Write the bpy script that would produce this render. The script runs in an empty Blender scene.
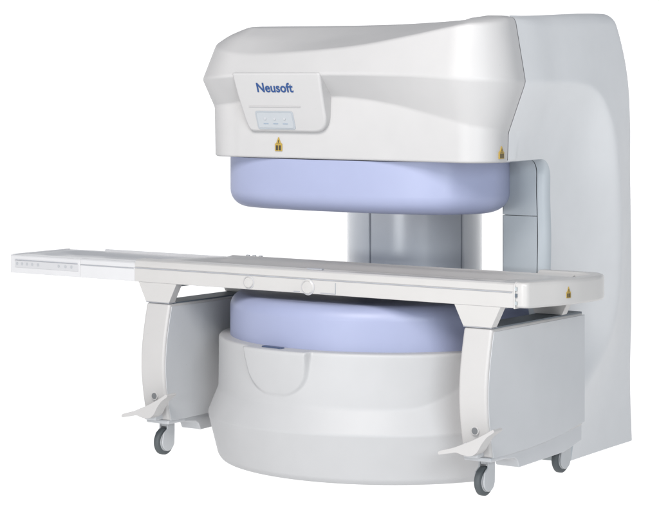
import bpy, bmesh, math, random
from mathutils import Vector, Matrix
random.seed(4)
PI = math.pi
scene = bpy.context.scene
COL = scene.collection

# ------------------------------------------------------------------ helpers
def lin(c): return tuple(((v/255.0)/12.92 if v/255.0 <= .04045 else ((v/255.0+.055)/1.055)**2.4) for v in c)
def lerp(a, b, t): return a+(b-a)*t
def clamp(v, a=0.0, b=1.0): return max(a, min(b, v))
def sstep(a, b, x):
    t = clamp((x-a)/(b-a)); return t*t*(3-2*t)
def interp(tab, x):
    if x <= tab[0][0]: return tab[0][1]
    for (x0, y0), (x1, y1) in zip(tab, tab[1:]):
        if x <= x1: return y0+(y1-y0)*(x-x0)/(x1-x0)
    return tab[-1][1]
def interps(tab, x):
    if x <= tab[0][0]: return tab[0][1]
    for (x0, y0), (x1, y1) in zip(tab, tab[1:]):
        if x <= x1:
            t = (x-x0)/(x1-x0); t = t*t*(3-2*t); return y0+(y1-y0)*t
    return tab[-1][1]
def cat(tab, x):
    n = len(tab)
    if x <= tab[0][0]: return tab[0][1]
    if x >= tab[-1][0]: return tab[-1][1]
    sl = [0]*n
    for i in range(n):
        a, b = max(0, i-1), min(n-1, i+1)
        sl[i] = (tab[b][1]-tab[a][1])/(tab[b][0]-tab[a][0])
    for i in range(n-1):
        (x0, y0), (x1, y1) = tab[i], tab[i+1]
        if x <= x1:
            h = x1-x0; t = (x-x0)/h
            return (2*t**3-3*t*t+1)*y0+(t**3-2*t*t+t)*h*sl[i]+(-2*t**3+3*t*t)*y1+(t**3-t*t)*h*sl[i+1]
def smin(a, b, k):
    h = clamp(.5+.5*(b-a)/k); return lerp(b, a, h)-k*h*(1-h)

def mat(name, col, rough=.4, var=.014, bump=.015, scale=9.0, spec=.5, coat=0.0, metal=0.0, speck=0.0):
    m = bpy.data.materials.new(name); m.use_nodes = True
    nt = m.node_tree; b = nt.nodes['Principled BSDF']
    tc = nt.nodes.new('ShaderNodeTexCoord')
    n1 = nt.nodes.new('ShaderNodeTexNoise'); n1.inputs['Scale'].default_value = scale; n1.inputs['Detail'].default_value = 5
    nt.links.new(tc.outputs['Object'], n1.inputs['Vector'])
    r = nt.nodes.new('ShaderNodeValToRGB')
    lo = [max(0, c*(1-var)) for c in col]; hi = [min(1, c*(1+var)) for c in col]
    r.color_ramp.elements[0].position = .3; r.color_ramp.elements[0].color = (*lo, 1)
    r.color_ramp.elements[1].position = .7; r.color_ramp.elements[1].color = (*hi, 1)
    nt.links.new(n1.outputs['Fac'], r.inputs['Fac'])
    out = r.outputs['Color']
    if speck > 0:                      # a few tiny scuffs and dust marks
        v = nt.nodes.new('ShaderNodeTexVoronoi'); v.inputs['Scale'].default_value = 17.0
        nt.links.new(tc.outputs['Object'], v.inputs['Vector'])
        rr = nt.nodes.new('ShaderNodeMapRange'); rr.inputs['From Min'].default_value = .035; rr.inputs['From Max'].default_value = .06
        rr.inputs['To Min'].default_value = speck; rr.inputs['To Max'].default_value = 0
        nt.links.new(v.outputs['Distance'], rr.inputs['Value'])
        mx = nt.nodes.new('ShaderNodeMix'); mx.data_type = 'RGBA'
        nt.links.new(rr.outputs['Result'], mx.inputs['Factor']); nt.links.new(out, mx.inputs['A'])
        mx.inputs['B'].default_value = (*[c*.6 for c in col], 1)
        out = mx.outputs['Result']
    nt.links.new(out, b.inputs['Base Color'])
    n2 = nt.nodes.new('ShaderNodeTexNoise'); n2.inputs['Scale'].default_value = 3.0; n2.inputs['Detail'].default_value = 3
    nt.links.new(tc.outputs['Object'], n2.inputs['Vector'])
    mr = nt.nodes.new('ShaderNodeMapRange'); mr.inputs['To Min'].default_value = rough*.85; mr.inputs['To Max'].default_value = min(1, rough*1.15)
    nt.links.new(n2.outputs['Fac'], mr.inputs['Value']); nt.links.new(mr.outputs['Result'], b.inputs['Roughness'])
    if bump > 0:
        n3 = nt.nodes.new('ShaderNodeTexNoise'); n3.inputs['Scale'].default_value = 260; n3.inputs['Detail'].default_value = 2
        nt.links.new(tc.outputs['Object'], n3.inputs['Vector'])
        bp = nt.nodes.new('ShaderNodeBump'); bp.inputs['Strength'].default_value = bump; bp.inputs['Distance'].default_value = .004
        nt.links.new(n3.outputs['Fac'], bp.inputs['Height']); nt.links.new(bp.outputs['Normal'], b.inputs['Normal'])
    b.inputs['Specular IOR Level'].default_value = spec
    b.inputs['Metallic'].default_value = metal
    b.inputs['Coat Weight'].default_value = coat; b.inputs['Coat Roughness'].default_value = .15
    return m

M = {}
M['shell'] = mat('shell_white_enamel', (0.396, 0.391, 0.390), .48, speck=.10)
M['column'] = mat('column_pale_grey', (.56, .60, .62), .36, coat=.2)
M['flank'] = mat('column_cool_white', (.548, .555, .564), .45, speck=.05)
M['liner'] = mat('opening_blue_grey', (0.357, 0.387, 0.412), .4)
M['pillar'] = mat('pillar_pale_grey', (.82, .84, .86), .25, coat=.4)
M['socket'] = mat('socket_grey', (.13, .135, .14), .6)
M['latch'] = mat('latch_slate_blue', (.05, .07, .13), .4)
M['pale'] = mat('pale_strip', (.45, .45, .46), .4)
M['base'] = mat('base_white', (.392, .392, .396), .5, speck=.06)
M['blue'] = mat('lilac_blue_gelcoat', (0.262, 0.288, 0.420), .46, var=.015)
M['table'] = mat('table_cream_white', (0.430, 0.420, 0.409), .36, coat=.2)
M['tray'] = mat('tray_white', (.52, .518, .525), .3, coat=.3)
M['leg'] = mat('leg_white', (0.421, 0.411, 0.404), .4, speck=.12)
M['side'] = mat('side_panel_grey', (.440, .448, .460), .42, speck=.16, coat=.15)
M['grey'] = mat('grey_plastic', (.33, .36, .37), .5)
M['dark'] = mat('dark_grey', (.09, .11, .13), .5)
M['groove'] = mat('groove_grey', (.32, .33, .36), .6)
M['rubber'] = mat('tyre_grey_rubber', (.06, .07, .075), .6)
M['hub'] = mat('hub_grey', (.40, .41, .42), .4)
M['logo'] = mat('logo_blue', lin((12, 58, 112)), .4, bump=0)
M['panel'] = mat('display_film', (.34, .36, .38), .25, coat=.4, bump=0)
M['frame'] = mat('display_frame', (.30, .325, .35), .35, bump=0)
M['ink'] = mat('grey_ink', (.22, .27, .33), .5, bump=0)
M['icon'] = mat('icon_pale', (.36, .37, .385), .4, bump=0)
M['yellow'] = mat('warning_yellow', (.34, .23, .04), .4, bump=0)
M['black'] = mat('warning_black', (.035, .03, .02), .4, bump=0)

def empty(name, loc, label, cat):
    o = bpy.data.objects.new(name, None); COL.objects.link(o); o.location = loc
    o.empty_display_size = .2
    o['label'] = label; o['category'] = cat
    return o

def finish(name, me, m, parent, smooth=True, bevel=0.0, seg=3, weighted=True, angle=40, label=None):
    o = bpy.data.objects.new(name, me); COL.objects.link(o)
    if m: me.materials.append(m)
    if smooth:
        for p in me.polygons: p.use_smooth = True
    if bevel > 0:
        b = o.modifiers.new('bevel', 'BEVEL'); b.width = bevel; b.segments = seg; b.limit_method = 'ANGLE'; b.angle_limit = math.radians(28)
        b.harden_normals = False
    if smooth:
        try: me.set_sharp_from_angle(angle=math.radians(angle if bevel == 0 else 180))
        except Exception: pass
    if weighted:
        w = o.modifiers.new('weighted', 'WEIGHTED_NORMAL'); w.keep_sharp = True; w.weight = 60
    if parent is not None:
        o.parent = parent
        off = Vector((0, 0, 0)); p = parent
        while p is not None: off += p.location; p = p.parent
        for v in me.vertices: v.co -= off
    if label: o['label'] = label
    return o

def mesh_from(name, vs, fs):
    me = bpy.data.meshes.new(name); me.from_pydata([tuple(v) for v in vs], [], fs); me.update()
    bm = bmesh.new(); bm.from_mesh(me)
    bmesh.ops.remove_doubles(bm, verts=bm.verts, dist=1e-6)
    bmesh.ops.recalc_face_normals(bm, faces=bm.faces)
    bm.to_mesh(me); bm.free()
    return me

class MB:
    """collects shapes of one part"""
    def __init__(s): s.v = []; s.f = []
    def grid(s, rows, close_u=False, cap0=False, cap1=False):
        n = len(rows[0]); b = len(s.v)
        for r in rows: s.v += [tuple(p) for p in r]
        for j in range(len(rows)-1):
            for i in range(n if close_u else n-1):
                a = b+j*n+i; c = b+j*n+(i+1) % n
                s.f.append((a, c, c+n, a+n))
        if cap0: s.f.append(tuple(range(b, b+n)))
        if cap1: s.f.append(tuple(range(b+(len(rows)-1)*n, b+len(rows)*n)))
        return s
    def box(s, x0, x1, y0, y1, z0, z1):
        r = lambda z: [(x0, y0, z), (x1, y0, z), (x1, y1, z), (x0, y1, z)]
        return s.grid([r(z0), r(z1)], True, True, True)
    def prism(s, poly, axis, a, b, fn=None):
        """poly 2D outline extruded along axis from a to b"""
        def P(p, t):
            if axis == 'X': return (t, p[0], p[1])
            if axis == 'Y': return (p[0], t, p[1])
            return (p[0], p[1], t)
        return s.grid([[P(p, a) for p in poly], [P(p, b) for p in poly]], True, True, True)
    def lathe(s, prof, c=(0, 0), n=64, rf=None, cap0=True, cap1=True):
        rows = []
        for r, z in prof:
            rows.append([(c[0]+r*math.cos(2*PI*i/n), c[1]+r*math.sin(2*PI*i/n), z) for i in range(n)])
        return s.grid(rows, True, cap0, cap1)
    def lathe_axis(s, prof, c, axis, n=40):
        rows = []
        for r, t in prof:
            row = []
            for i in range(n):
                a = 2*PI*i/n; u, w = r*math.cos(a), r*math.sin(a)
                if axis == 'X': row.append((c[0]+t, c[1]+u, c[2]+w))
                else: row.append((c[0]+u, c[1]+t, c[2]+w))
            rows.append(row)
        return s.grid(rows, True, True, True)
    def done(s, name, m, parent, **k): return finish(name, mesh_from(name, s.v, s.f), m, parent, **k)

def fillet(pts, rad, seg=4, closed=False):
    """round the corners of a 2D polyline; rad number or per-vertex list"""
    n = len(pts); out = []
    for i in range(n):
        p = Vector(pts[i])
        r = rad[i] if isinstance(rad, (list, tuple)) else rad
        if (not closed and i in (0, n-1)) or r <= 0:
            out += [tuple(p)]*(1 if (not closed and i in (0, n-1)) else 1) if r <= 0 or (not closed and i in (0, n-1)) else []
            continue
        a = Vector(pts[(i-1) % n])-p; b = Vector(pts[(i+1) % n])-p
        la, lb = a.length, b.length
        d = min(r, la*.45, lb*.45)
        A = p+a*(d/la); B = p+b*(d/lb)
        for k in range(seg+1):
            t = k/seg
            q = A*(1-t)**2+p*2*t*(1-t)+B*t*t
            out.append(tuple(q))
    return out

def resample_n(pts, n):
    """polyline -> n points evenly by length"""
    L = [0]
    for a, b in zip(pts, pts[1:]): L.append(L[-1]+(Vector(b)-Vector(a)).length)
    out = []
    for i in range(n):
        t = L[-1]*i/(n-1); j = 0
        while j < len(L)-2 and L[j+1] < t: j += 1
        f = (t-L[j])/max(1e-9, L[j+1]-L[j])
        out.append(tuple(Vector(pts[j]).lerp(Vector(pts[j+1]), clamp(f))))
    return out

# =================================================================== MRI SCANNER
scan = empty('mri_scanner', (0, 0, 0), 'large white C-shaped MRI magnet with lilac blue poles above and below the gap', 'MRI scanner')
AZR = math.atan2(.5764, .8171)                 # azimuth of the flat cut that faces the side column

# ---- lower base: round drum flaring to a skirt, cut on the side of the column
def base_rho(r, phi, c=.425):
    d = math.cos(phi-AZR)
    if d <= .05: return r
    return smin(r, c/d, .10)
PHI0 = -AZR+0.0
cam_az = math.atan2(-.8171, .5764)             # towards the front of the drum
phis = []
a = 0.0
while a < 2*PI-1e-6:
    phis.append(a)
    da = (a-(cam_az % (2*PI)))
    da = (da+PI) % (2*PI)-PI
    a += math.radians(.45 if -1.25 < da < -.25 else 1.5)
SC_C = cam_az-math.radians(40.5); SC_W = math.radians(13.8)
def scoop(phi, z):
    u = (phi-SC_C+PI) % (2*PI)-PI
    u = u/SC_W
    w = (z-.332)/.195                          # 0 at the bottom, 1 at the rim
    if w > 1.4: return 0
    # U shaped outline, slightly narrower at its foot
    half = 1.0 if w > .62 else (max(0, 1-((.62-max(w, 0))/.62)**2.6))**.5
    half *= .86+.14*clamp(w)
    if w < 0: return 0
    e = half-abs(u)
    k1 = sstep(0, .085, e); k2 = sstep(0, .07, w)
    return -k1*k2*(.002+.034*clamp(w))
def base_profile(phi):
    da = (phi-cam_az+PI) % (2*PI)-PI
    zc = .302+.21*sstep(math.radians(3), math.radians(45), da)
    zl = .205+.012*sstep(math.radians(-10), math.radians(-80), da)*-1
    pts = [(.60, .0), (.728, .0), (.742, .02), (.785, zl), (.740, zc), (.738, .44), (.738, .524), (.66, .527), (.55, .515)]
    return fillet(pts, [0, .008, .008, .008, .010, .02, .013, .01, 0], 4)
rows = None
cols = []
for ph in phis:
    p = base_profile(ph)
    # subdivide so the scoop has vertices
    q = []
    for a_, b_ in zip(p, p[1:]):
        n = max(1, int((Vector(b_)-Vector(a_)).length/.0065)) if .30 < (a_[1]+b_[1])/2 < .53 and a_[0] > .66 else 1
        q.append((a_, b_, n))
    cols.append(p)
def col_pts(ph):
    p = base_profile(ph)
    # fixed split counts: by index of segment
    out = []
    for k, (a_, b_) in enumerate(zip(p, p[1:])):
        n = SPLIT.get(k, 1)
        for j in range(n): out.append(tuple(Vector(a_).lerp(Vector(b_), j/n)))
    out.append(p[-1]); return out
p0 = base_profile(cam_az); SPLIT = {}
for k, (a_, b_) in enumerate(zip(p0, p0[1:])):
    L = (Vector(b_)-Vector(a_)).length
    if (a_[1]+b_[1])/2 > .30 and a_[0] > .70 and L > .012: SPLIT[k] = max(1, int(L/.006))
colsP = []
for ph in phis:
    c = []
    for r, z in col_pts(ph):
        rr = base_rho(r, ph, .425-(.785-r)*.4) - scoop(ph, z) if r > .6 else base_rho(r, ph, .36)
        c.append((rr*math.cos(ph), rr*math.sin(ph), z))
    colsP.append(c)
mb = MB(); nrow = len(colsP[0])
mb.grid([[colsP[i][j] for i in range(len(phis))] for j in range(nrow)], True, True, True)
base = mb.done('base_drum', M['base'], scan, angle=60)

# latch set in the top of the scoop
ph = cam_az-math.radians(42.8)
T = Vector((-math.sin(ph), math.cos(ph), 0)); N = Vector((math.cos(ph), math.sin(ph), 0))
mb = MB()
def loc_box(c, ax, nx, w, d, z0, z1):
    r = lambda z: [tuple(Vector((c.x, c.y, 0))+ax*sx*w/2+nx*sy*d/2+Vector((0, 0, z))) for sx, sy in ((-1, -1), (1, -1), (1, 1), (-1, 1))]
    return [r(z0), r(z1)]
mb.grid(loc_box(N*.722, T, N, .110, .026, .515, .5315), True, True, True)
mb.done('latch', M['latch'], base, bevel=.004)

# ---- poles
def pole(name, zt, zb, cut, rnd_low, rnd_top, r0=.689):
    n = 220; mb = MB(); rows = []
    prof = []
    K = 9
    if rnd_low > 0:
        for k in range(K+1):
            t = PI/2*k/K; prof.append((rnd_low*(1-math.sin(t)), zb+rnd_low*.95*(1-math.cos(t))))
    else: prof.append((0, zb))
    if rnd_top > 0:
        for k in range(K+1):
            t = PI/2*k/K; prof.append((rnd_top*(1-math.cos(t)), zt-rnd_top*(1-math.sin(t))))
    else: prof.append((0, zt))
    for ins, z in prof:
        row = []
        for i in range(n):
            ph = 2*PI*i/n; d = math.cos(ph-AZR); r = r0-ins
            if cut and d > .05: r = smin(r, (cut-ins)/d, .16)
            if cut and -math.sin(ph) > .05: r = smin(r, (.512-ins)/-math.sin(ph), .22)
            row.append((r*math.cos(ph), r*math.sin(ph), z))
        rows.append(row)
    mb.grid(rows, True, True, True)
    return mb.done(name, M['blue'], scan, angle=50)
pole('upper_pole_cover', 1.288, 1.070, .500, .082, 0)
pole('lower_pole_cover', .708, .47, 0, 0, .062)

# ---- head: front cover
X0, X1, YF = -.685, .880, -.612
RL, RR = .27, .215
def path():
    """points, normals, along the head outline (left side, front, right side up to the seam)"""
    out = []
    for k in range(9): out.append((X0, lerp(.95, YF+RL+.02, k/8), -1, 0))
    for k in range(25):
        a_ = PI+PI/2*k/24; out.append((X0+RL+RL*math.cos(a_), YF+RL+RL*math.sin(a_), math.cos(a_), math.sin(a_)))
    for k in range(1, 80): out.append((lerp(X0+RL, X1-RR, k/80), YF, 0, -1))
    for k in range(25):
        a_ = -PI/2+PI/2*k/24; out.append((X1-RR+RR*math.cos(a_), YF+RR+RR*math.sin(a_), math.cos(a_), math.sin(a_)))
    out.append((X1, -.357, 1, 0)); out.append((X1, -.3508, 1, 0))
    return out
HP = path()
def head_prof(i):
    x, y, nx, ny = HP[i]
    s = x if ny < -.01 and x < .75 else (x if x < 0 else .75+ (y-YF)*.6)
    # s: rough coordinate running along the front, >.75 round the right corner (to ~.89 at the seam)
    zp = cat([(-.66, 1.500), (-.5, 1.515), (-.3, 1.538), (.05, 1.550), (.22, 1.540), (.38, 1.517), (.52, 1.488), (.64, 1.462), (.75, 1.442), (.89, 1.408)], s)
    zc = cat([(-.66, 1.618), (-.3, 1.640), (.5, 1.640), (.89, 1.612)], s)
    zu = cat([(-.66, 1.775), (-.52, 1.745), (-.35, 1.727), (-.07, 1.737), (.22, 1.760), (.47, 1.797), (.7, 1.835), (.89, 1.852)], s)
    w = sstep(.1, .75, s)
    lft = sstep(-.45, -.66, s)
    pod = lerp(lerp(.092, .050, lft), .079, sstep(.3, .85, s))
    iu = lerp(lerp(.050, .058, lft), .045, w)
    i1 = cat([(-.66, .115), (-.40, .135), (-.05, .165), (.22, .165), (.47, .135), (.7, .085), (.89, .055)], s)
    z1 = cat([(-.66, 1.812), (-.40, 1.800), (-.05, 1.790), (.22, 1.804), (.47, 1.827), (.64, 1.843), (.76, 1.853), (.89, 1.868)], s)
    i2 = cat([(-.66, .20), (-.40, .22), (-.05, .285), (.22, .285), (.47, .23), (.64, .175), (.76, .125), (.89, .09)], s)
    z2 = cat([(-.66, 1.846), (-.40, 1.846), (-.05, 1.846), (.22, 1.848), (.47, 1.8535), (.64, 1.8595), (.76, 1.866), (.89, 1.8765)], s)
    pts = [(.19, 1.291), (pod+.004, 1.291), (pod, zp), (0, zc), (iu, zu), (i1, z1), (i2, z2), (i2+.05, z2+.002)]
    zz = fillet(pts, [0, .012, .009, .012, .012, .030, .03, 0], 5)
    return zz
_SP = [(z, X1-ins) for ins, z in head_prof(len(HP)-1)][6:-6]
_SP = sorted(_SP)
def seamX(z): return interp(_SP, z)
# ---- side shell of the column: one sculpted sheet with a crease around a hollow face
crease = [(-.60, 1.600), (-.35, 1.612), (-.10, 1.612), (.12, 1.608), (.25, 1.588), (.35, 1.535), (.43, 1.45), (.49, 1.34), (.53, 1.20), (.555, 1.03),
          (.563, .88), (.555, .72), (.53, .60), (.48, .50), (.41, .425), (.33, .355), (.24, .30), (.12, .262), (-.05, .245), (-.6, .24)]
crease = fillet(crease, .08, 3)
def cdist(y, z):
    best = 9; inside = False
    P = crease
    for (y0, z0), (y1, z1) in zip(P, P[1:]):
        dy, dz = y1-y0, z1-z0; t = clamp(((y-y0)*dy+(z-z0)*dz)/(dy*dy+dz*dz))
        d = math.hypot(y-y0-t*dy, z-z0-t*dz); best = min(best, d)
    poly = P
    j = len(poly)-1
    for i in range(len(poly)):
        yi, zi = poly[i]; yj, zj = poly[j]
        if (zi > z) != (zj > z) and y < (yj-yi)*(z-zi)/(zj-zi)+yi: inside = not inside
        j = i
    return best, inside
def soft(d, e): return math.sqrt(d*d+e*e)-e
def shellX(y, z):
    d, ins = cdist(y, z)
    Xc = cat([(0, .785), (.3, .795), (.6, .815), (1.2, .835), (1.6, .862), (1.9, .855)], z)+.018*sstep(0, -.35, y)
    top = sstep(.9, 1.45, z)*sstep(.62, .25, y)
    e = lerp(.035, .008, top)
    if ins: s_ = lerp(.30, .52, top); L = lerp(.20, .17, top); x = Xc-s_*L*(1-math.exp(-soft(d, e)/L))
    else:
        s = cat([(0, .38), (.35, .40), (.7, .44), (1.1, .42), (1.45, .28), (1.7, .17), (1.9, .16)], z)
        L = lerp(.26, .7, sstep(1.0, 1.7, z))
        x = Xc-s*L*(1-math.exp(-soft(d, e)/L))
    return x
Yb = [(0, .975), (.4, .905), (.9, .83), (1.25, .785), (1.5, .725), (1.7, .655), (1.82, .61), (1.92, .555)]
def Ztop(y): return 1.8775+.026*sstep(-.35, .5, y)
YO, ZO, RO = .05, 1.294, .085                  # opening edge (vertical), (horizontal), corner
RB, RT = .075, .05
mb = MB(); NY, NZ = 150, 230
zf = [i/160*.955 for i in range(161)]+[.955+.045*math.sin(PI/2*k/14) for k in range(1, 15)]
yf = [i/110*.93 for i in range(111)]+[.93+.07*math.sin(PI/2*k/14) for k in range(1, 15)]
verts = []; idx = {}
Ystart = -.347
def top_round(dz, r): 
    d = r-min(r, max(0, dz)); return r-math.sqrt(max(0, r*r-d*d))
for j, v in enumerate(zf):
    for i, u in enumerate(yf):
        zr = v*1.88
        ybk = cat(Yb, zr)
        y = Ystart+u*(ybk-Ystart)
        zt = Ztop(y); z = v*zt
        x = shellX(y, z)-top_round(zt-z, RT)-top_round(ybk-y, RB)
        if z > 1.28: x = lerp(seamX(z), x, sstep(-.345, -.06, y) if z > 1.415 else sstep(-.290, -.262, y)*sstep(-.345,-.1,y)**.3)
        idx[(i, j)] = len(verts); verts.append([x, y, z])
def open_sd(y, z):
    """signed distance-like: >0 when inside the removed region (lower left of the corner)"""
    zl = ZO; a_ = YO-y; b_ = zl-z
    # rounded corner
    if a_ < RO and b_ < RO:
        return RO-math.hypot(RO-a_, RO-b_)
    return min(a_, b_)
def foot_sd(y, z):
    # toe recess at the floor
    ys_ = lerp(.05, .31, sstep(.26, .12, z)); return ys_-y
faces = []
nI = len(yf)
def removed(v): return open_sd(v[1], v[2]) > 0 or foot_sd(v[1], v[2]) > 0 and v[2] < .3
rem = [removed(v) for v in verts]
# snap kept verts near the contour
for j in range(len(zf)-1):
    for i in range(nI-1):
        q = [idx[(i, j)], idx[(i+1, j)], idx[(i+1, j+1)], idx[(i, j+1)]]
        if sum(rem[k] for k in q) >= 2 and all(rem[k] for k in q): continue
        if any(rem[k] for k in q) and sum(rem[k] for k in q) >= 3: 
            faces.append(q); continue
        faces.append(q)
used = set(k for f in faces for k in f)
for k in used:
    if rem[k]:
        v = verts[k]
        for _ in range(6):                     # pull onto the contour
            f0 = max(0, open_sd(v[1], v[2])) if v[2] >= .3 else max(0, foot_sd(v[1], v[2]))
            if f0 < 1e-5: break
            h = 1e-4
            F = (lambda y, z: open_sd(y, z)) if v[2] >= .3 else (lambda y, z: foot_sd(y, z))
            gy = (F(v[1]+h, v[2])-f0)/h; gz = (F(v[1], v[2]+h)-f0)/h if v[2] >= .3 else 0
            g = math.hypot(gy, gz) or 1
            v[1] -= f0*gy/g; v[2] -= f0*gz/g
        v[0] = shellX(v[1], v[2])-top_round(Ztop(v[1])-v[2], RT)
mb.v = [tuple(v) for v in verts]; mb.f = [tuple(f) for f in faces]
# back wall and top plate grow from the rounded edges
jt = len(zf)-1; it = len(yf)-1
back = [mb.v[idx[(it, j)]] for j in range(len(zf))]
topE = [mb.v[idx[(i, jt)]] for i in range(len(yf))]
mb.grid([back, [(.30, p[1]+.01, p[2]) for p in back]])
tr_ = [topE, [(.72, p[1], p[2]-.005) for p in topE], [(.64, p[1], p[2]-.016) for p in topE], [(.45, p[1], p[2]-.036) for p in topE], [(.05, p[1], p[2]-.055) for p in topE]]
mb.grid(tr_)
mb.grid([[r[0] for r in tr_], [(r[0][0]-.01, r[0][1]+.002, 1.70) for r in tr_]])
# drop unused verts
me = mesh_from('column_shell', mb.v, mb.f)
bm = bmesh.new(); bm.from_mesh(me)
bmesh.ops.delete(bm, geom=[v for v in bm.verts if not v.link_faces], context='VERTS'); bm.to_mesh(me); bm.free()
shell = finish('column_shell', me, M['flank'], scan, angle=60)

# ---- liner of the opening: fillet band, then a flat inner face with a seam
def contour(r, off):
    """opening outline, offset by off into the opening; from the ceiling's front down to the base"""
    y1 = YO-off; z1 = ZO-off*.12; R = max(.01, RO-off*.55)
    pts = [(-.34, z1), (-.2, z1), (y1-R-.08, z1)]
    for k in range(13):
        a_ = PI/2*k/12; pts.append((y1-R+R*math.sin(a_), z1-R+R*math.cos(a_)))
    for k in range(1, 30):
        z = lerp(z1-R, 0.0, k/29); zz = z
        toe = .26*sstep(.26, .12, zz)
        pts.append((y1+toe, zz))
    return pts
rb = .040
c0 = contour(0, 0); rows = []
sx = [shellX(max(y, -.34), z) for y, z in c0]
for k in range(9):
    t = PI/2*k/8; off = rb*math.sin(t); drop = rb*(1-math.cos(t))
    c = contour(0, off)
    rows.append([(sx[i]-drop, y, z) for i, (y, z) in enumerate(c)])
mb = MB(); mb.grid(rows)
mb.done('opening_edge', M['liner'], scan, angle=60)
cI = contour(0, rb)
mb = MB()
def inner_rows(ix0, ix1): return [[(x if x is not None else sx[i]-rb-.003, y, z) for i, (y, z) in enumerate(cI)] for x in (ix0, ix1)]
X_IN = .556
# the inner face splits at a horizontal joint
def joint(cut, keep_top):
    out = []
    for i, (y, z) in enumerate(cI):
        out.append((i, y, z))
    return [q for q in out if (q[2] >= cut) == keep_top]
for keep in (True, False):
    q = joint(1.055, keep)
    if keep: q = q+[(q[-1][0]+1, q[-1][1], 1.0565)]
    else: q = [(q[0][0]-1, q[0][1], 1.0535)]+q
    rows = [[(sx[min(i, len(sx)-1)]-rb-.0035, y, z) for i, y, z in q], [(X_IN+.012, y, z) for i, y, z in q],
            [(X_IN+.003, y+.004, z) for i, y, z in q], [(X_IN, y+.016, z) for i, y, z in q], [(X_IN, .86, z) for i, y, z in q]]
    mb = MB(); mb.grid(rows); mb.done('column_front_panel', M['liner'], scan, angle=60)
# dark core closing the joints
MB().box(.562, .69, .030, .60, .26, 1.30).done('column_core', M['grey'], scan)
mb = MB(); mb.box(.562, .69, .262, .80, .0, .30); mb.done('column_foot', M['grey'], scan)
# rear pedestal that joins the base and both columns
mb = MB(); mb.prism([(-.3, .30), (.50, .30), (.60, .34), (.68, .40), (.68, .84), (.1, 1.0), (-.62, 1.0), (-.66, .45)], 'Z', 0.0, .50)
mb.done('rear_pedestal', M['base'], scan, bevel=.02)
# ---- rear column
n = 96; mb = MB(); cx, cy, R = -.322, .700, .312
rows = []
for z in (.45, .52, 1.0, 1.3):
    row = []
    for i in range(n):
        ph = 2*PI*i/n
        row.append((cx+R*math.cos(ph), cy+R*math.sin(ph), z))
    rows.append(row)
mb.grid(rows, True, True, True)
rc = mb.done('rear_column', M['pillar'], scan, angle=60)
# flat cover strip on its left flank and two narrow vertical joints
def col_strip(a0, a1, r1, name, m):
    mb = MB(); rows = []
    for r in (R-.01, r1):
        pass
    prof = []
    K = 10
    for k in range(K+1):
        a_ = math.radians(lerp(a0, a1, k/K)); prof.append(a_)
    outer = [(cx+r1*math.cos(a_), cy+r1*math.sin(a_)) for a_ in prof]
    inner = [(cx+(R-.01)*math.cos(a_), cy+(R-.01)*math.sin(a_)) for a_ in reversed(prof)]
    mb.prism(outer+inner, 'Z', .50, 1.295); return mb.done(name, m, rc, bevel=.0015)
camA = math.degrees(cam_az)
col_strip(camA-110, camA-44, R+.006, 'side_cover', M['pillar'])
col_strip(camA+40.0, camA+40.9, R+.0016, 'joint_strip', M['groove'])
col_strip(camA-43.6, camA-42.6, R+.0016, 'joint_strip', M['groove'])

cols = []
for i, (x, y, nx, ny) in enumerate(HP):
    c = []
    for ins, z in head_prof(i): c.append((x-nx*ins, y-ny*ins, z))
    # top runs inward
    px, py = c[-1][0], c[-1][1]
    c.append((max(px, -.30), max(py+.01, -.34) if ny < -.02 else py, c[-1][2]-.006))
    cols.append(c)
mb = MB(); mb.grid([[c[j] for c in cols] for j in range(len(cols[0]))])
cover = mb.done('front_cover', M['shell'], scan, angle=60)
# roof plate, belly plate and rear wall of the head (inside the cover's outline)
MB().box(-.50, .50, -.345, .60, 1.70, 1.834).done('roof_plate', M['shell'], scan, bevel=.02)
MB().prism([(-.50, .93), (-.50, -.36), (-.40, -.46), (.60, -.46), (.72, -.36), (.72, .45), (.35, .60), (.30, .93)], 'Z', 1.294, 1.56).done('belly_plate', M['shell'], scan, bevel=.006)
MB().box(-.672, .34, .30, 1.03, 1.290, 1.830).done('rear_cover', M['shell'], scan, bevel=.06, seg=6)
# thin dark gasket behind the seam
fl_ = [(X1-ins-.006, z-.002) for ins, z in head_prof(len(HP)-1)][2:]
mb = MB(); mb.grid([[(x, y, z) for x, z in fl_] for y in (-.385, -.35, -.31)]); mb.done('seam_flange', M['groove'], scan, angle=60)

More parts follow.
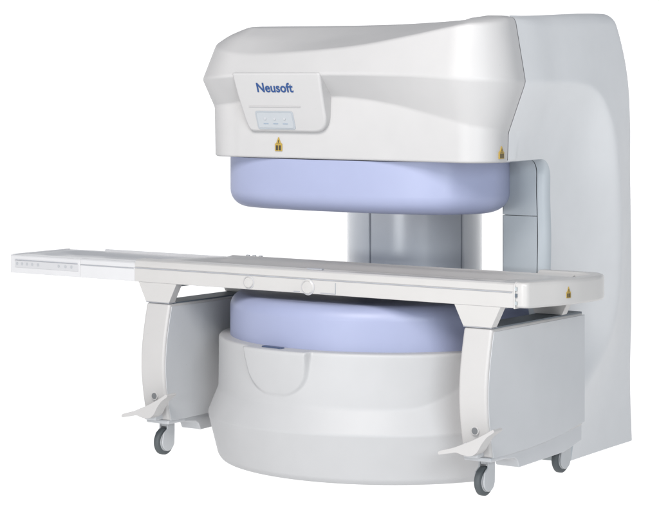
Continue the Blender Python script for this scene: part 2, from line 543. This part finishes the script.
# ---- control bib with logo and display
def bib_y(z): return lerp(-.5350, -.6180, (z-1.40)/.245)
out = [(-.387, 1.650), (-.381, 1.56), (-.366, 1.45), (-.352, 1.402), (.050, 1.402), (.058, 1.56), (.066, 1.650)]
out = fillet(out, [0, .02, .05, .030, .15, .05, 0], 9, closed=True)
mb = MB()
mb.grid([[(x, bib_y(z), z) for x, z in out], [(x, bib_y(z)+.095, z) for x, z in out]], True, True, True)
bib = mb.done('logo_panel', M['shell'], scan, bevel=.011, seg=4)
tilt = math.atan2(.083, .245)
def on_bib(x, z, lift=.0): return Vector((x, bib_y(z)-lift, z))
def text_mesh(name, txt, size, w_target, origin, m, parent, depth=.0012, bold=.0, sxy=1.0):
    cu = bpy.data.curves.new(name, 'FONT'); cu.body = txt; cu.size = size; cu.align_x = 'CENTER'; cu.align_y = 'CENTER'
    cu.extrude = depth; cu.offset = bold; cu.space_character = 1.02; cu.resolution_u = 5
    o = bpy.data.objects.new(name+'_tmp', cu); COL.objects.link(o)
    dg = bpy.context.evaluated_depsgraph_get(); me = bpy.data.meshes.new_from_object(o.evaluated_get(dg))
    bpy.data.objects.remove(o); bpy.data.curves.remove(cu)
    xs = [v.co.x for v in me.vertices]; k = w_target/(max(xs)-min(xs))
    for v in me.vertices:
        x, y, z = v.co
        x *= k; y *= size_k if False else 1
        v.co = Vector((origin[0]+x, origin[1]-z-.0-y*math.sin(tilt)*1.0, origin[2]+y*math.cos(tilt)))
    return finish(name, me, m, parent, smooth=False, weighted=False)
text_mesh('logo', 'Neusoft', .057, .186, on_bib(-.176, 1.585, .0006), M['logo'], bib, bold=.0012)
def bib_plate(name, x0, x1, z0, z1, lift, m, r, parent, thick=.004):
    o = fillet([(x0, z0), (x1, z0), (x1, z1), (x0, z1)], r, 5, closed=True)
    mb = MB(); mb.grid([[(x, bib_y(z)-lift, z) for x, z in o], [(x, bib_y(z)-lift+thick, z) for x, z in o]], True, True, True)
    return mb.done(name, m, parent, bevel=min(.0012, thick*.3), seg=2)
bib_plate('ridge', -.328, -.062, 1.5060, 1.5090, .0035, M['shell'], .001, bib)
disp = bib_plate('indicator_display', -.302, -.107, 1.412, 1.489, .0025, M['frame'], .012, bib)
bib_plate('screen', -.295, -.114, 1.418, 1.483, .0042, M['panel'], .009, disp)
for k in range(3):
    xx = -.254+.050*k
    mb = MB(); mb.lathe_axis([(.0062, -.0005), (.0062, .0015)], (xx, bib_y(1.458)-.0050, 1.458), 'Y', 20)
    mb.done('indicator_lamp', M['icon'], disp, weighted=False)
    bib_plate('caption', xx-.013, xx+.013, 1.4335, 1.4385, .0048, M['ink'], .001, disp, .0015)

# ---- warning stickers
def sticker(name, c, ux, w, h, parent):
    """yellow plate with a triangle on top; ux unit vector along the surface, outward = ux x z"""
    nrm = Vector((ux.y, -ux.x, 0))
    def P(a_, b_, l): return tuple(c+ux*a_+Vector((0, 0, b_))+nrm*l)
    mb = MB()
    o = [(-w/2, -h/2), (w/2, -h/2), (w/2, 0.02*h), (w*.28, .12*h), (0.03*w, h/2), (-.03*w, h/2), (-w*.28, .12*h), (-w/2, .02*h)]
    mb.grid([[P(a_, b_, .0016) for a_, b_ in o], [P(a_, b_, -.004) for a_, b_ in o]], True, True, True)
    s = mb.done(name, M['yellow'], parent, smooth=False, weighted=False)
    mb = MB()
    bars = [[(-.36*w, -.44*h), (-.06*w, -.44*h), (-.06*w, -.08*h), (-.36*w, -.08*h)], [(.06*w, -.44*h), (.36*w, -.44*h), (.36*w, -.08*h), (.06*w, -.08*h)],
            [(-.05*w, .10*h), (.05*w, .10*h), (.06*w, .30*h), (-.06*w, .30*h)],
            [(-.26*w, .02*h), (.26*w, .02*h), (.26*w, .05*h), (-.26*w, .05*h)]]
    for b in bars: mb.grid([[P(a_, b_, .0022) for a_, b_ in b], [P(a_, b_, .0010) for a_, b_ in b]], True, True, True)
    mb.done('warning_print', M['black'], s, smooth=False, weighted=False)
    return s
sticker('warning_sticker', Vector((-.213, -.5190, 1.350)), Vector((1, 0, 0)), .036, .058, cover)
sticker('warning_sticker', Vector((.8012, -.402, 1.332)), Vector((.04, .999, 0)).normalized(), .034, .05, cover)

# =================================================================== PATIENT TABLE
tab = empty('patient_table', (.02, -.40, 0), 'long narrow cream white patient couch on two castered legs, standing in front of the magnet', 'patient table')
YR = -.62
def beam(name, x0, x1, prof, m, parent, bevel=.003, **k):
    mb = MB(); mb.prism(prof, 'X', x0, x1); return mb.done(name, m, parent, bevel=bevel, **k)
# side rail: face, step, rounded lip
rail = [(YR, .745), (YR, .800), (YR+.004, .806), (YR+.001, .809), (YR+.001, .822), (YR+.006, .834), (YR+.016, .840), (YR+.055, .842), (YR+.060, .835), (YR+.060, .745)]
railo = beam('side_rail', -.915, .985, rail, M['table'], tab, .002)
beam('side_rail', -1.234, -.917, [(YR+.004, .745), (YR+.004, .797), (YR+.007, .802), (YR+.004, .805), (YR+.006, .822), (YR+.014, .829), (YR+.06, .830), (YR+.06, .745)], M['tray'], tab, .002)
o = beam('side_rail', -1.655, -1.236, [(YR+.006, .745), (YR+.006, .820), (YR+.010, .826), (YR+.06, .826), (YR+.06, .745)], M['tray'], tab, .002)
# groove line along the rail
MB().box(-.91, .975, YR-.0012, YR+.003, .8035, .8060).done('rail_groove', M['groove'], railo)
MB().box(-1.23, -.925, YR+.003, YR+.006, .8005, .8025).done('rail_groove', M['groove'], o)
# recessed slot with holes on the end piece
slot = MB().box(-1.625, -1.245, YR+.0042, YR+.010, .770, .802).done('slot_plate', M['pale'], o, bevel=.001, label='recessed strip with a row of small holes')
for k, xx in enumerate((-1.612, -1.582, -1.552, -1.520, -1.485, -1.36, -1.32, -1.285)):
    mb = MB(); mb.lathe_axis([(.0068, -.001), (.0068, .004)], (xx, YR+.0042, .788), 'Y', 16); mb.done('slot_hole', M['icon'], slot, weighted=False)
MB().box(-1.625, -1.25, YR+.0022, YR+.006, .8035, .8058).done('slot_edge', M['groove'], o)
# round knobs on the rail
def ring_knob(x, z, r):
    mb = MB(); mb.lathe_axis([(r, .004), (r, -.004), (r*.86, -.007), (r*.80, -.0045), (r*.2, -.006)], (x, YR-.0004, z), 'Y', 40)
    k_ = mb.done('round_cap', M['table'], railo, angle=50)
    mb = MB(); mb.lathe_axis([(r*1.10, .003), (r*1.10, -.0022), (r*1.02, -.0026)], (x, YR-.0004, z), 'Y', 40)
    mb.done('cap_ring', M['pale'], k_, angle=50)
ring_knob(-.292, .775, .025); ring_knob(.012, .772, .030)
MB().box(.075, .150, YR-.0025, YR+.003, .7500, .7525).done('cover_plate_edge', M['groove'], railo)
MB().box(.148, .1505, YR-.0022, YR+.003, .7525, .795).done('cover_plate_edge', M['frame'], railo)
MB().box(-.06, -.03, YR-.0025, YR+.003, .7500, .7525).done('cover_plate_edge', M['groove'], railo)
# rail end profile
mb = MB(); mb.prism([(YR-.004, .742), (YR-.004, .826), (YR+.002, .838), (YR+.012, .845), (YR+.050, .846), (YR+.05, .742)], 'X', .985, .992)
mb.done('rail_end_cap', M['table'], railo, bevel=.002)
for k, zz in enumerate((.757, .787, .812)):
    MB().box(.992, 1.000, YR-.0042, YR+.01, zz, zz+.014).done('end_notch', M['dark'] if k == 1 else M['grey'], railo)

# tabletop with a hollow for the patient
YB = -.205
def top_section(x, z0, dip):
    ws = []
    n = 30
    for k in range(n+1):
        t = k/n; y = lerp(YR+.060, YB, t)
        e = min(t, 1-t)
        z = z0-.006*sstep(.0, .05, e)-dip*sstep(.06, .34, e)
        ws.append((x, y, z))
    return ws
mb = MB(); rows = []
for k in range(61):
    x = lerp(-.90, 1.02, k/60)
    r = top_section(x, .842, .022*sstep(-.90, -.60, x)*sstep(1.02, .80, x))
    r = [(x+.20*(1-sstep(.0, .3, (x+.90)))*((p[1]-(YR+.06))/(YB-YR-.06)), p[1], p[2]) for p in r]
    rows.append(r+[(r[-1][0], YB+.012, .835), (r[-1][0], YB+.014, .76), (r[0][0], YR+.055, .76)])
mb.grid(rows, True, True, True)
top = mb.done('tabletop', M['table'], tab, angle=35)
# rear rail
beam('rear_rail', -.90, 1.0, [(YB+.012, .75), (YB+.045, .75), (YB+.045, .828), (YB+.012, .832)], M['table'], tab, .004)
# left transfer tray
mb = MB(); rows = []
for k in range(31):
    x = lerp(-1.655, -.70, k/30)
    yb = lerp(-.225, YB, k/30)
    r = []
    for q in range(21):
        t = q/20; y = lerp(YR+.055, yb, t); e = min(t, 1-t)
        r.append((x, y, .826-.016*sstep(.03, .3, e)*sstep(-1.655, -1.50, x)))
    rows.append(r+[(x, yb, .775), (x, YR+.055, .775)])
mb.grid(rows, True, True, True)
mb.done('transfer_tray', M['tray'], tab, angle=35, label='pale translucent looking tray at the left end')
MB().box(-1.42, -.72, -.236, -.222, .812, .836).done('tray_rim', M['tray'], tab, bevel=.003)
MB().box(-1.655, -1.64, YR+.02, -.225, .748, .829).done('tray_end', M['tray'], tab, bevel=.004)
# strap hooks on the far rim and small marker on the lip
for xx in (-.62, -.585, -.55):
    MB().box(xx-.008, xx+.008, YB+.002, YB+.014, .838, .846).done('strap_hook', M['icon'], tab, bevel=.002)
MB().box(-.02, .055, YR+.035, YR+.052, .840, .8455).done('lip_marker', M['groove'], tab, bevel=.001)

# rounded foot end
YE = -.045
def foot_ring(ins, z):
    pts = [(1.0, YR+.004+ins), (1.050-ins*.3, YR+.012+ins), (1.118-ins, -.33), (1.128-ins, -.16), (1.085-ins, YE-ins), (.90, YE-ins), (.90, YR+.05+ins), (1.0, YR+.05+ins)]
    p = fillet([(.985, YR+.002+ins), (1.035-ins*.2, YR+.004+ins), (1.116-ins, -.38), (1.130-ins, -.16), (1.07-ins, YE-ins), (.80, YE-ins)], [0, .06, .14, .10, .08, 0], 10)
    return [(x, y, z) for x, y in p]
prof = [(.012, .745), (.004, .748), (0, .756), (0, .830), (.003, .839), (.012, .8445), (.05, .8455), (.058, .843), (.075, .828), (.12, .822)]
mb = MB(); rows = [foot_ring(i_, z) for i_, z in prof]
rows.insert(0, [(min(p[0], .95), clamp(p[1], YR+.06, YE-.03), .745) for p in rows[0]])
rows.append([(min(p[0], .96), clamp(p[1], YR+.08, YE-.06), .820) for p in rows[-1]])
mb.grid(rows); fe = mb.done('foot_end', M['table'], tab, angle=50)
MB().box(.80, 1.0, YR+.06, YE-.02, .748, .822).done('foot_block', M['table'], tab)
sticker('warning_sticker', Vector((1.1045, -.405, .795)), Vector((.26, .966, 0)).normalized(), .024, .044, fe)

# ---- supports
def make_support(xc):
    x0, x1 = xc-.066, xc+.066
    yb = .130
    # bowed front as a thick slab seen from the side
    def yfront(z): return -.610-.042*math.sin(clamp((z-.14)/.52)*PI)
    N_ = 18
    fr = [(yfront(lerp(.155, .6585, k/N_)), lerp(.155, .6585, k/N_)) for k in range(N_+1)]
    bodyp = fr+[(yb-.01, .659), (yb-.01, .30), (yb-.01, .19), (-.3, .155)]
    mb = MB(); mb.prism(bodyp, 'X', x0, x1-.002)
    body = mb.done('support', M['leg'], tab, bevel=.012, seg=4)
    # side panel, own outline with a bowed lower edge
    arc = [(yb, .205), (yb-.10, .190), (yb-.20, .176), (yb-.32, .165), (yb-.45, .158), (-.50, .154), (-.596, .154)]
    pan = [(yfront(lerp(.160, .656, k/N_))+.012, lerp(.156, .645, k/N_)) for k in range(N_+1)]+[(yb, .647)]+arc[:-1]
    mb = MB(); mb.prism(pan, 'X', x1-.008, x1); mb.done('side_panel', M['side'], body, bevel=.0015, seg=2)
    # lower apron with a notch
    ap = [(-.60, .150), (-.60, .158), (-.50, .170), (-.3, .18), (yb-.004, .21), (yb-.004, .128), (.05, .112), (-.02, .098), (-.385, .088), (-.40, .118), (-.42, .130), (-.50, .138)]
    mb = MB(); mb.prism(ap, 'X', x0+.012, x1-.012); mb.done('apron', M['side'], body, bevel=.004)
    MB().box(x0+.004, x1-.004, -.618, -.50, .140, .158).done('toe_cap', M['side'], body, bevel=.006)
    # dark top insert
    MB().box(x0+.006, x1-.006, -.585, yb-.015, .650, .6612).done('top_insert', M['dark'], body)
    # brackets under the couch
    w0, w1 = .064, .106
    for y0, y1 in ((-.6175, -.575), (-.060, -.02)):
        mb = MB(); mb.prism([(xc-w0, .662), (xc+w0, .662), (xc+w1, .746), (xc-w1, .746)], 'Y', y0, y1)
        mb.done('bracket', M['table'], body, bevel=.002)
    MB().box(xc-.05, xc+.05, -.575, -.05, .725, .7455).done('cross_beam', M['grey'], body)
    # joint line between bracket and leg
    MB().box(x0+.002, x1-.002, -.6155, -.57, .6590, .6615).done('joint_line', M['groove'], body)
    # pedal axle hole
    mb = MB(); mb.lathe_axis([(.0175, .01), (.0175, -.003), (.0150, -.004)], (xc+.005, -.640, .262), 'Y', 28); ax = mb.done('pedal_axle', M['leg'], body, angle=50)
    mb = MB(); mb.lathe_axis([(.0135, .006), (.0135, -.0050)], (xc+.005, -.640, .262), 'Y', 28); mb.done('axle_hole', M['socket'], ax, angle=50)
    MB().box(xc-.035, xc+.03, -.665, -.60, .160, .215).done('pedal_mount', M['side'], body, bevel=.006)
    # rocking lock pedal
    pp = [(-.155, .150), (-.158, .158), (-.150, .166), (-.08, .190), (0, .228), (.06, .262), (.098, .287), (.105, .284), (.104, .276), (.07, .252), (.045, .220), (.03, .192), (.01, .173),
          (-.015, .166), (-.045, .167), (-.07, .173), (-.10, .164)]
    pp = fillet([(xc+a_*.969+.033, b_+.018*clamp((.105-a_)/.26)) for a_, b_ in pp], .012, 3, closed=True)
    mb = MB(); mb.prism(pp, 'Y', -.715, -.652); mb.done('lock_pedal', M['leg'], body, bevel=.006, seg=3)
    return body
def make_caster(x, y):
    z = .058
    # fork with cover plate
    fo = []
    for k in range(15):
        a_ = PI+PI*k/14*1.0; fo.append((y+.004+.041*math.cos(a_), z+.041*math.sin(a_)))
    fo += [(y+.046, .10), (y+.046, .150), (y-.004, .150), (y-.004, .112), (y-.030, .095)]
    mb = MB(); mb.prism(fo, 'X', x+.016, x+.024); mb.prism(fo, 'X', x-.024, x-.016)
    mb.box(x-.0155, x+.0155, y-.002, y+.044, .122, .1505)
    c = mb.done('caster', M['hub'], tab, bevel=.003)
    t = [(.040, -.0135), (.052, -.0140), (.0575, -.009), (.058, 0), (.0575, .009), (.052, .0140), (.040, .0135)]
    mb = MB(); mb.lathe_axis(t, (x, y, z), 'X', 48); mb.done('tyre', M['rubber'], c, angle=50)
    mb = MB(); mb.lathe_axis([(.041, -.0152), (.041, .0152)], (x, y, z), 'X', 40); mb.done('hub', M['hub'], c, bevel=.001)
for xc in (-.790, .819):
    make_support(xc)
    for yy in (-.570, .040): make_caster(xc+(.002 if xc > 0 else -.002), yy)

# =================================================================== FLOOR (translucent sheet, white light added beneath so no shadows show)
me = mesh_from('floor', [(-60, -60, 0), (60, -60, 0), (60, 60, 0), (-60, 60, 0)], [(0, 1, 2, 3)])
fm = bpy.data.materials.new('underlit_white'); fm.use_nodes = True; nt = fm.node_tree
nt.nodes.clear()
o_ = nt.nodes.new('ShaderNodeOutputMaterial'); tr = nt.nodes.new('ShaderNodeBsdfTranslucent'); tr.inputs[0].default_value = (.97, .97, .97, 1)
df = nt.nodes.new('ShaderNodeBsdfDiffuse'); df.inputs[0].default_value = (.9, .9, .9, 1)
mx = nt.nodes.new('ShaderNodeMixShader'); mx.inputs[0].default_value = .10
tcn = nt.nodes.new('ShaderNodeTexCoord'); nz = nt.nodes.new('ShaderNodeTexNoise'); nz.inputs['Scale'].default_value = 2
rp = nt.nodes.new('ShaderNodeMapRange'); rp.inputs['To Min'].default_value = .09; rp.inputs['To Max'].default_value = .11
nt.links.new(tcn.outputs['Object'], nz.inputs['Vector']); nt.links.new(nz.outputs['Fac'], rp.inputs['Value']); nt.links.new(rp.outputs['Result'], mx.inputs[0])
nt.links.new(tr.outputs[0], mx.inputs[1]); nt.links.new(df.outputs[0], mx.inputs[2]); nt.links.new(mx.outputs[0], o_.inputs[0])
fl = finish('floor', me, fm, None, smooth=False, weighted=False)
fl['kind'] = 'structure'; fl['label'] = 'pure white floor lit through by an added glow from below'

# =================================================================== LIGHT
w = bpy.data.worlds.new('World'); scene.world = w; w.use_nodes = True
nt = w.node_tree; nt.nodes.clear()
wo = nt.nodes.new('ShaderNodeOutputWorld'); bg = nt.nodes.new('ShaderNodeBackground'); nt.links.new(bg.outputs[0], wo.inputs[0])
tc = nt.nodes.new('ShaderNodeTexCoord'); sp = nt.nodes.new('ShaderNodeSeparateXYZ'); nt.links.new(tc.outputs['Generated'], sp.inputs[0])
def math_node(op, a=None, b=None, c=None):
    n = nt.nodes.new('ShaderNodeMath'); n.operation = op
    for k, v in enumerate((a, b, c)):
        if v is None: continue
        if isinstance(v, (int, float)): n.inputs[k].default_value = v
        else: nt.links.new(v, n.inputs[k])
    return n.outputs[0]
def rng(v, a, b):
    n = nt.nodes.new('ShaderNodeMapRange'); n.interpolation_type = 'SMOOTHSTEP'; nt.links.new(v, n.inputs['Value'])
    n.inputs['From Min'].default_value = a; n.inputs['From Max'].default_value = b; return n.outputs['Result']
# the white studio backdrop stands behind the scanner (towards -x +y), the room's front half and ceiling are dim
back_dot = math_node('ADD', math_node('MULTIPLY', sp.outputs[0], -.576), math_node('MULTIPLY', sp.outputs[1], .817))
f_back = math_node('MULTIPLY', rng(back_dot, .45, .75), rng(sp.outputs[2], .36, .12))
f_low = rng(sp.outputs[2], 0.0, -.004)  # added white light under the floor, shining up through it
f_white = math_node('MAXIMUM', f_back, f_low)
mixc = nt.nodes.new('ShaderNodeMix'); mixc.data_type = 'RGBA'
nt.links.new(f_white, mixc.inputs['Factor'])
mixc.inputs['A'].default_value = (.16, .19, .23, 1); mixc.inputs['B'].default_value = (1.16, 1.16, 1.17, 1)
nt.links.new(mixc.outputs['Result'], bg.inputs['Color']); bg.inputs['Strength'].default_value = 1.0

def area(name, loc, target, sx, sy, power, col):
    l = bpy.data.lights.new(name, 'AREA'); l.shape = 'RECTANGLE'; l.size = sx; l.size_y = sy; l.energy = power; l.color = col
    o = bpy.data.objects.new(name, l); COL.objects.link(o); o.location = loc
    d = Vector(target)-Vector(loc); o.rotation_euler = d.to_track_quat('-Z', 'Y').to_euler()
    return o
area('key_softbox', (1.3, -5.6, 5.1), (0, -.2, .9), 3.4, 2.4, 440, (1.0, .96, .93))
area('low_fill', (.6, -8.2, 1.05), (-.1, .3, 1.0), 2.5, .6, 130, (.93, .97, 1.0))
area('side_softbox', (5.5, -4.7, 2.5), (.5, .2, 1.0), 2.6, 2.0, 195, (.90, .955, 1.0))

# =================================================================== CAMERA
cam = bpy.data.cameras.new('camera'); co = bpy.data.objects.new('camera', cam); COL.objects.link(co)
co.location = (5.2634, -7.9123, 1.64)
co.rotation_euler = (math.radians(90), 0, math.radians(35.2))
cam.sensor_width = 36; cam.lens = 2195/659*36
cam.shift_x = 0.0; cam.shift_y = -179/659
cam.clip_start = .1; cam.clip_end = 300
scene.camera = co
scene.render.engine = 'CYCLES'
scene.cycles.use_denoising = True
scene.cycles.max_bounces = 8; scene.cycles.diffuse_bounces = 5
scene.view_settings.view_transform = 'Standard'; scene.view_settings.look = 'None'
scene.view_settings.exposure = 0.13; scene.view_settings.gamma = 1
